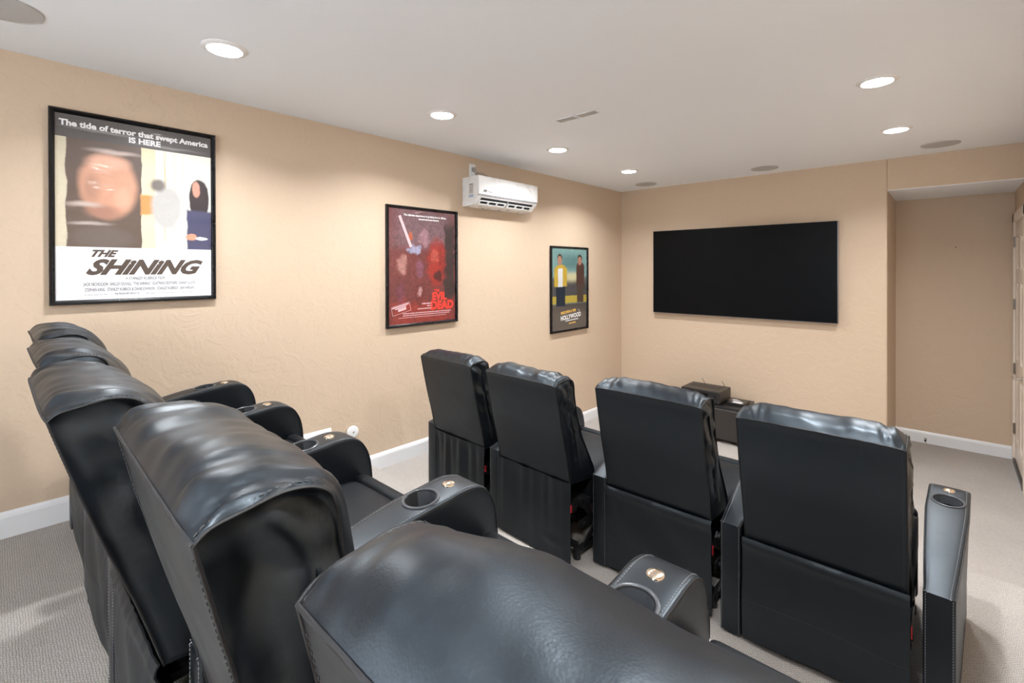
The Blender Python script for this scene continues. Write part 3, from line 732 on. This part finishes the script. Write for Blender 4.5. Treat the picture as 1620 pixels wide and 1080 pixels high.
bm = bmesh.new(); lathe(bm, [(0, .030), (.030, .030), (.038, .028), (.042, .022), (.042, .012), (.040, .009)], 40, Matrix.Rotation(PI/2, 4, 'Y')); obj('cover', bm, M['plastic'], wd, 40)
bm = bmesh.new(); cyl(bm, (.005, 0, 0), .026, .010, 'x', 24); obj('base', bm, M['black_plastic'], wd, 40)
bm = bmesh.new(); cyl(bm, (.030, 0, 0), .006, .004, 'x', 16, bev=.001); obj('screw', bm, M['metal'], wd, 40)
# ------------------------------------------------------------------ posters
def poster(name_label, y0, y1, z0, z1, artmat, group='framed film posters'):
    p = empty('framed_poster', (0, (y0+y1)/2, (z0+z1)/2)); p.rotation_euler = RA; tag(p, name_label, 'poster', group)
    W, HH = (y1-y0)/2, (z1-z0)/2; FW = .022
    bm = bmesh.new()      # mitred moulding
    pr = [(0, 0), (0, .024), (.004, .030), (.010, .029), (.014, .024), (.018, .022), (FW, .014), (FW, 0)]
    R = []
    for (sx, sy) in ((-1, -1), (1, -1), (1, 1), (-1, 1)):
        R.append([bm.verts.new((sx*(W-d), sy*(HH-d), h)) for d, h in pr])
    for k in range(4):
        a, b_ = R[k], R[(k+1) % 4]
        for i in range(len(pr)-1): bm.faces.new((a[i], a[i+1], b_[i+1], b_[i]))
        bm.faces.new((a[-1], a[0], b_[0], b_[-1]))
    bmesh.ops.recalc_face_normals(bm, faces=bm.faces[:])
    obj('frame', bm, M['frame'], p)
    obj('poster_sheet', BX(-W+FW-.002, W-FW+.002, -HH+FW-.002, HH-FW+.002, .004, .0125), artmat, p)
    return p, W-FW, HH-FW
# poster 1 : half width .320, half height .443
DK = lambda g, k: [(*q[:6], tuple(c*k for c in q[6]), q[7]) for q in g]
g1 = [('r', -.295, .08, .03, .30, .05, (.62, .56, .42), 1),
      ('r', -.13, .08, .155, .30, .04, (.11, .075, .06), 1),
      ('e', -.125, .12, .13, .185, .3, (.58, .30, .20), 1), ('e', -.13, .235, .11, .05, .7, (.68, .38, .27), 1), ('e', -.07, .06, .05, .08, .8, (.66, .36, .25), 1), ('e', -.15, -.01, .09, .05, .7, (.36, .18, .13), 1), ('e', -.19, .10, .05, .11, .8, (.42, .22, .15), 1),
      ('e', -.15, -.14, .15, .07, .5, (.13, .10, .09), 1), ('e', -.22, .02, .10, .022, .9, (.52, .42, .38), 1), ('e', -.20, -.07, .12, .014, .9, (.42, .36, .34), 1), ('e', -.10, .29, .15, .02, .9, (.50, .40, .36), 1),
      ('r', .035, .08, .030, .31, .05, (.74, .66, .45), 1), ('r', .075, .08, .010, .31, .3, (.86, .84, .74), 1), ('r', .105, .08, .006, .31, .5, (.58, .50, .34), 1), ('r', .15, .08, .005, .31, .5, (.66, .62, .50), 1), ('r', .19, .08, .004, .31, .5, (.66, .62, .50), 1),
      ('r', .03, .04, .035, .06, .3, (.62, .28, .09), 1), ('e', .115, .03, .085, .14, .35, (.47, .46, .45), 1), ('e', .075, .15, .045, .05, .6, (.17, .15, .14), 1),
      ('e', .262, .09, .052, .12, .15, (.035, .025, .03), 1), ('e', .250, .145, .022, .05, .3, (.60, .29, .22), 1), ('r', .265, -.09, .065, .13, .15, (.05, .055, .12), 1), ('e', .225, -.12, .03, .02, .3, (.60, .28, .18), 1), ('e', .275, -.125, .035, .010, .3, (.70, .75, .80), 1),
      ('r', 0, -.446, .40, .26, .001, (.80, .81, .86), 0), ('r', .0, .40, .40, .065, .001, (.085, .075, .075), 0),
      ('e', -.15, .385, .20, .012, .9, (.26, .24, .24), 1), ('e', .12, .355, .20, .010, .9, (.24, .22, .22), 1)]
A1 = art('poster_art_one', (.80, .78, .70), g1, .012, 9.0, .45, .22, (2.0, 6, 1), 20.0, .06)
p1, hw, hh = poster('large framed film poster at left with dark top band and white lower panel', -5.274, -4.590, 1.592, 2.522, A1)
ZT = .0132
text('The tide of terror that swept America', p1, (0, .390, ZT), .0385, M['white_ink'], off=.0016, sx=1.02)
text('IS HERE', p1, (.02, .353, ZT), .0385, M['white_ink'], off=.0016, sx=1.05)
text('THE', p1, (-.155, -.232, ZT), .045, M['brown_ink'], shear=.5, off=.0022, sx=1.15)
text('SHiNiNG', p1, (.015, -.318, ZT), .100, M['brown_ink'], shear=.5, off=.0048, sx=1.17)
text('A STANLEY KUBRICK FILM', p1, (.02, -.348, ZT), .021, M['ink'], sx=.66)
text('JACK NICHOLSON  SHELLEY DUVALL  "THE SHINING"  SCATMAN CROTHERS  DANNY LLOYD', p1, (.01, -.376, ZT), .022, M['ink'], sx=.50)
text('STEPHEN KING   STANLEY KUBRICK & DIANE JOHNSON   STANLEY KUBRICK   JAN HARLAN', p1, (.01, -.403, ZT), .022, M['ink'], sx=.50)
text('THE PRODUCER CIRCLE CO.', p1, (-.055, -.422, ZT), .013, M['ink'], sx=.6)
def dashes(parent, rows, mat, z=ZT, rot=None, seed=1):
    rr = random.Random(seed); bm = bmesh.new()
    for x0, x1, y, h in rows:
        x = x0
        while x < x1:
            w_ = rr.uniform(.006, .022); w_ = min(w_, x1-x); box(bm, x, x+w_, y, y+h, z-.0004, z); x += w_+.004
    o = obj('fine_print', bm, mat, parent); o['kind'] = 'stuff'
    if rot: o.rotation_euler = rot
    return o
dashes(p1, [(-.22, -.13, -.421, .002), (.02, .24, -.421, .002)], M['grey_ink'])
# poster 2 : red and plum painting
g2 = [('r', 0, .30, .4, .20, .6, (.24, .13, .15), 1), ('r', .26, .0, .06, .42, .3, (.05, .025, .025), 1), ('r', 0, -.36, .4, .12, .5, (.38, .04, .03), 1),
      ('e', .13, .03, .12, .25, .5, (.42, .03, .02), 1), ('e', .11, .09, .05, .07, .5, (.62, .10, .07), 1), ('e', .15, -.08, .05, .05, .4, (.10, .01, .01), 1),
      ('e', -.20, .02, .06, .09, .5, (.55, .25, .22), 1), ('e', -.04, -.02, .05, .08, .5, (.28, .09, .14), 1), ('e', -.04, -.21, .07, .11, .5, (.20, .03, .03), 1), ('e', -.045, -.20, .03, .05, .5, (.60, .32, .32), 1),
      ('e', -.22, -.20, .06, .10, .5, (.22, .05, .08), 1), ('e', .0, .22, .06, .09, .5, (.42, .22, .26), 1), ('e', -.12, .24, .03, .05, .4, (.62, .14, .06), 1), ('e', -.09, .13, .07, .05, .4, (.42, .40, .58), 1)]
A2 = art('poster_art_two', (.15, .03, .03), DK(g2, .72), .055, 14.0, .5, .2, (2, 5, 1), 26.0, .5)
p2, hw, hh = poster('framed film poster with a dark red painting, left of and below the air conditioner', -3.470, -2.779, 1.316, 2.245, A2)
bm = bmesh.new(); Rb = Matrix.Translation((-.175, .27, ZT-.001)) @ Matrix.Rotation(.42, 4, 'Z'); box(bm, -.012, .012, -.13, .13, 0, .0008, mtx=Rb, bev=.0003); obj('pale_stroke', bm, M['pink_ink'], p2)
text('The ultimate experience in grueling horror effects.', p2, (.02, .392, ZT), .022, M['white_ink'], sx=.93, off=.0006)
dashes(p2, [(-.05, .15, .368, .009)], M['white_ink'], seed=5)
text('THE', p2, (.13, -.205, ZT), .028, M['red_ink'], off=.001)
text('EVIL', p2, (.155, -.270, ZT), .085, M['red_ink'], off=.004, sx=.95)
text('DEAD', p2, (.185, -.345, ZT), .092, M['red_ink'], off=.004, sx=.98)
dashes(p2, [(-.02, .07, -.30, .010), (.03, .07, -.318, .008), (-.06, .07, -.338, .008), (-.20, .28, -.368, .007), (-.20, .26, -.383, .006), (-.24, .22, -.398, .004)], M['pink_ink'], seed=8)
bm = bmesh.new(); Rb = Matrix.Translation((-.215, -.325, ZT)) @ Matrix.Rotation(.22, 4, 'Z')
for a in ((-.085, .085, .032, .0345), (-.085, .085, -.0345, -.032), (-.085, -.0825, -.0345, .0345), (.0825, .085, -.0345, .0345), (-.078, .075, .018, .028), (-.055, .05, .006, .014), (-.03, .045, -.016, .003)): box(bm, a[0], a[1], a[2], a[3], -.0004, 0, mtx=Rb)
obj('boxed_print', bm, M['pink_ink'], p2)
# poster 3 : two standing figures as plain shapes before a pale green sky
g3 = [('r', 0, .30, .4, .16, .9, (.10, .20, .20), 1), ('r', 0, .02, .4, .13, .3, (.10, .09, .085), 1), ('e', .05, .13, .3, .08, .8, (.60, .55, .33), 1), ('r', .02, -.015, .4, .07, .3, (.075, .07, .075), 1),
      ('r', .02, -.115, .4, .045, .2, (.50, .38, .06), 1), ('r', 0, -.32, .4, .175, .15, (.085, .072, .065), 1), ('e', -.183, .335, .050, .050, .2, (.05, .03, .02), 1), ('e', .192, .335, .045, .050, .2, (.02, .015, .012), 1), ('e', -.17, .235, .10, .035, .2, (.55, .37, .05), 1), ('e', .20, .265, .075, .035, .2, (.085, .04, .03), 1),
      ('r', -.17, .13, .12, .105, .1, (.55, .37, .05), 1), ('r', -.175, .12, .045, .11, .1, (.70, .70, .70), 1), ('e', -.185, .31, .045, .055, .2, (.42, .22, .15), 1), ('r', -.17, -.08, .085, .11, .1, (.012, .022, .04), 1),
      ('r', .20, .14, .085, .13, .15, (.085, .04, .03), 1), ('e', .19, .31, .04, .055, .2, (.40, .20, .14), 1), ('r', .20, -.06, .065, .10, .1, (.075, .05, .04), 1)]
A3 = art('poster_art_three', (.20, .34, .32), DK(g3, .85), .010, 11.0, .45, .3, (2, 4, 1))
p3, hw, hh = poster('framed film poster with a green sky and gold lettering, nearest the room corner', -1.487, -.796, 1.075, 2.003, A3)
text('ONCE UPON A TIME', p3, (-.03, -.262, ZT), .038, M['gold_ink'], off=.002, sx=.80, rot=(0, 0, .08)); text('IN', p3, (.17, -.250, ZT), .022, M['white_ink'])
text('HOLLYWOOD', p3, (.02, -.325, ZT), .068, M['white_ink'], off=.002, sx=.86, rot=(0, 0, .08))
dashes(p3, [(-.10, .14, -.350, .010)], M['white_ink'], rot=(0, 0, .05), seed=3); dashes(p3, [(-.04, .09, -.385, .014)], M['gold_ink'], rot=(0, 0, .05), seed=4)
# ------------------------------------------------------------------ ceiling fixtures
grp = 'recessed ceiling downlights'
lab = {(0, 3): 'largest looking round recessed downlight in the ceiling above the leftmost poster', (0, 2): 'round recessed downlight in the ceiling, second from the left, above the red poster',
       (0, 1): 'round recessed downlight in the ceiling above the air conditioner, third along the left wall', (0, 0): 'round recessed downlight nearest the far left corner of the ceiling',
       (1, 2): 'round recessed downlight just above the top edge of the picture on the right side', (1, 3): 'round recessed downlight in the ceiling above the nearest recliner', (1, 9): 'added unseen downlight in the rear ceiling, brightening the carpet behind the back row',
       (1, 1): 'round recessed downlight in the ceiling at upper right, the nearer of the right pair', (1, 0): 'round recessed downlight at upper right, the farther of the right pair, before the ceiling speaker'}
for lx, ly in POS:
    for a, b_ in ((LX.index(lx), LY.index(ly) if ly in LY else 9),):
        dn = empty('downlight', (lx, ly, H)); tag(dn, lab.get((a, b_), 'round recessed downlight in the ceiling outside the frame behind the camera side'), 'downlight', grp)
        bm = bmesh.new(); lathe(bm, [(.068, -.002), (.070, -.010), (.078, -.008), (.090, -.003), (.092, 0)], 48); obj('trim_ring', bm, M['plastic'], dn, 40)
        bm = bmesh.new(); lathe(bm, [(0, -.0175), (.03, -.0165), (.055, -.0135), (.068, -.008), (.069, -.001)], 48); obj('diffuser', bm, M['emit'], dn, 60)
for k, (x, y, l_) in enumerate(((.504, -.325, 'round grey ceiling speaker in the far left corner of the ceiling'), (1.762, -.335, 'round grey ceiling speaker above the television'), (3.045, -.375, 'round grey ceiling speaker above the alcove'), (.494, -5.43, 'round grey ceiling speaker cut by the top left corner of the picture'))):
    sp = empty('ceiling_speaker', (x, y, H)); tag(sp, l_, 'ceiling speaker', 'round ceiling speakers')
    bm = bmesh.new(); lathe(bm, [(0, -.006), (.105, -.006), (.112, -.005)], 48); obj('grille', bm, M['speaker'], sp, 40)
    bm = bmesh.new(); lathe(bm, [(.112, -.003), (.113, -.0065), (.118, -.006), (.121, -.002), (.121, 0)], 48); obj('rim', bm, M['speaker'], sp, 40)
vt = empty('ceiling_vent', (1.335, -2.905, H)); tag(vt, 'narrow cream slot vent in the ceiling between the downlights', 'vent')
for s in (-1, 1):
    bm = bmesh.new(); c = s*.082
    box(bm, c-.072, c+.072, -.034, -.028, -.005, 0); box(bm, c-.072, c+.072, .028, .034, -.005, 0); box(bm, c-.072, c-.066, -.03, .03, -.005, 0); box(bm, c+.066, c+.072, -.03, .03, -.005, 0)
    g = obj('grille_frame', bm, M['white'], vt)
    bm = bmesh.new(); box(bm, c-.067, c+.067, -.029, .029, -.0012, 0)
    for k in range(6): R_ = Matrix.Translation((c, -.024+k*.0096, -.003)) @ Matrix.Rotation(.5, 4, 'X'); box(bm, -.066, .066, -.0035, .0035, -.0006, .0006, mtx=R_)
    obj('slats', bm, M['cream'], g)
# door stop and nail
ds = empty('door_stop', (2.922, AD-.015, .045)); tag(ds, 'small metal spring door stop on the alcove baseboard', 'door stop')
bm = bmesh.new(); tube(bm, [(.010*math.cos(k*1.0)*.6, -.004-.0011*k, .010*math.sin(k*1.0)*.6) for k in range(58)], .0013, 6); obj('spring', bm, M['metal'], ds, 60)
bm = bmesh.new(); cyl(bm, (0, -.072, 0), .009, .014, 'y', 16, bev=.002); obj('rubber_tip', bm, M['black_plastic'], ds, 40)
bm = bmesh.new(); cyl(bm, (0, -.003, 0), .012, .006, 'y', 16); obj('base_plate', bm, M['metal'], ds, 40)
bm = bmesh.new(); cyl(bm, (3.142, AD-.004, 1.961), .005, .012, 'y', 12, bev=.001); nl = obj('nail', bm, M['dark_steel'], None, 40); tag(nl, 'small dark nail in the alcove back wall', 'nail')
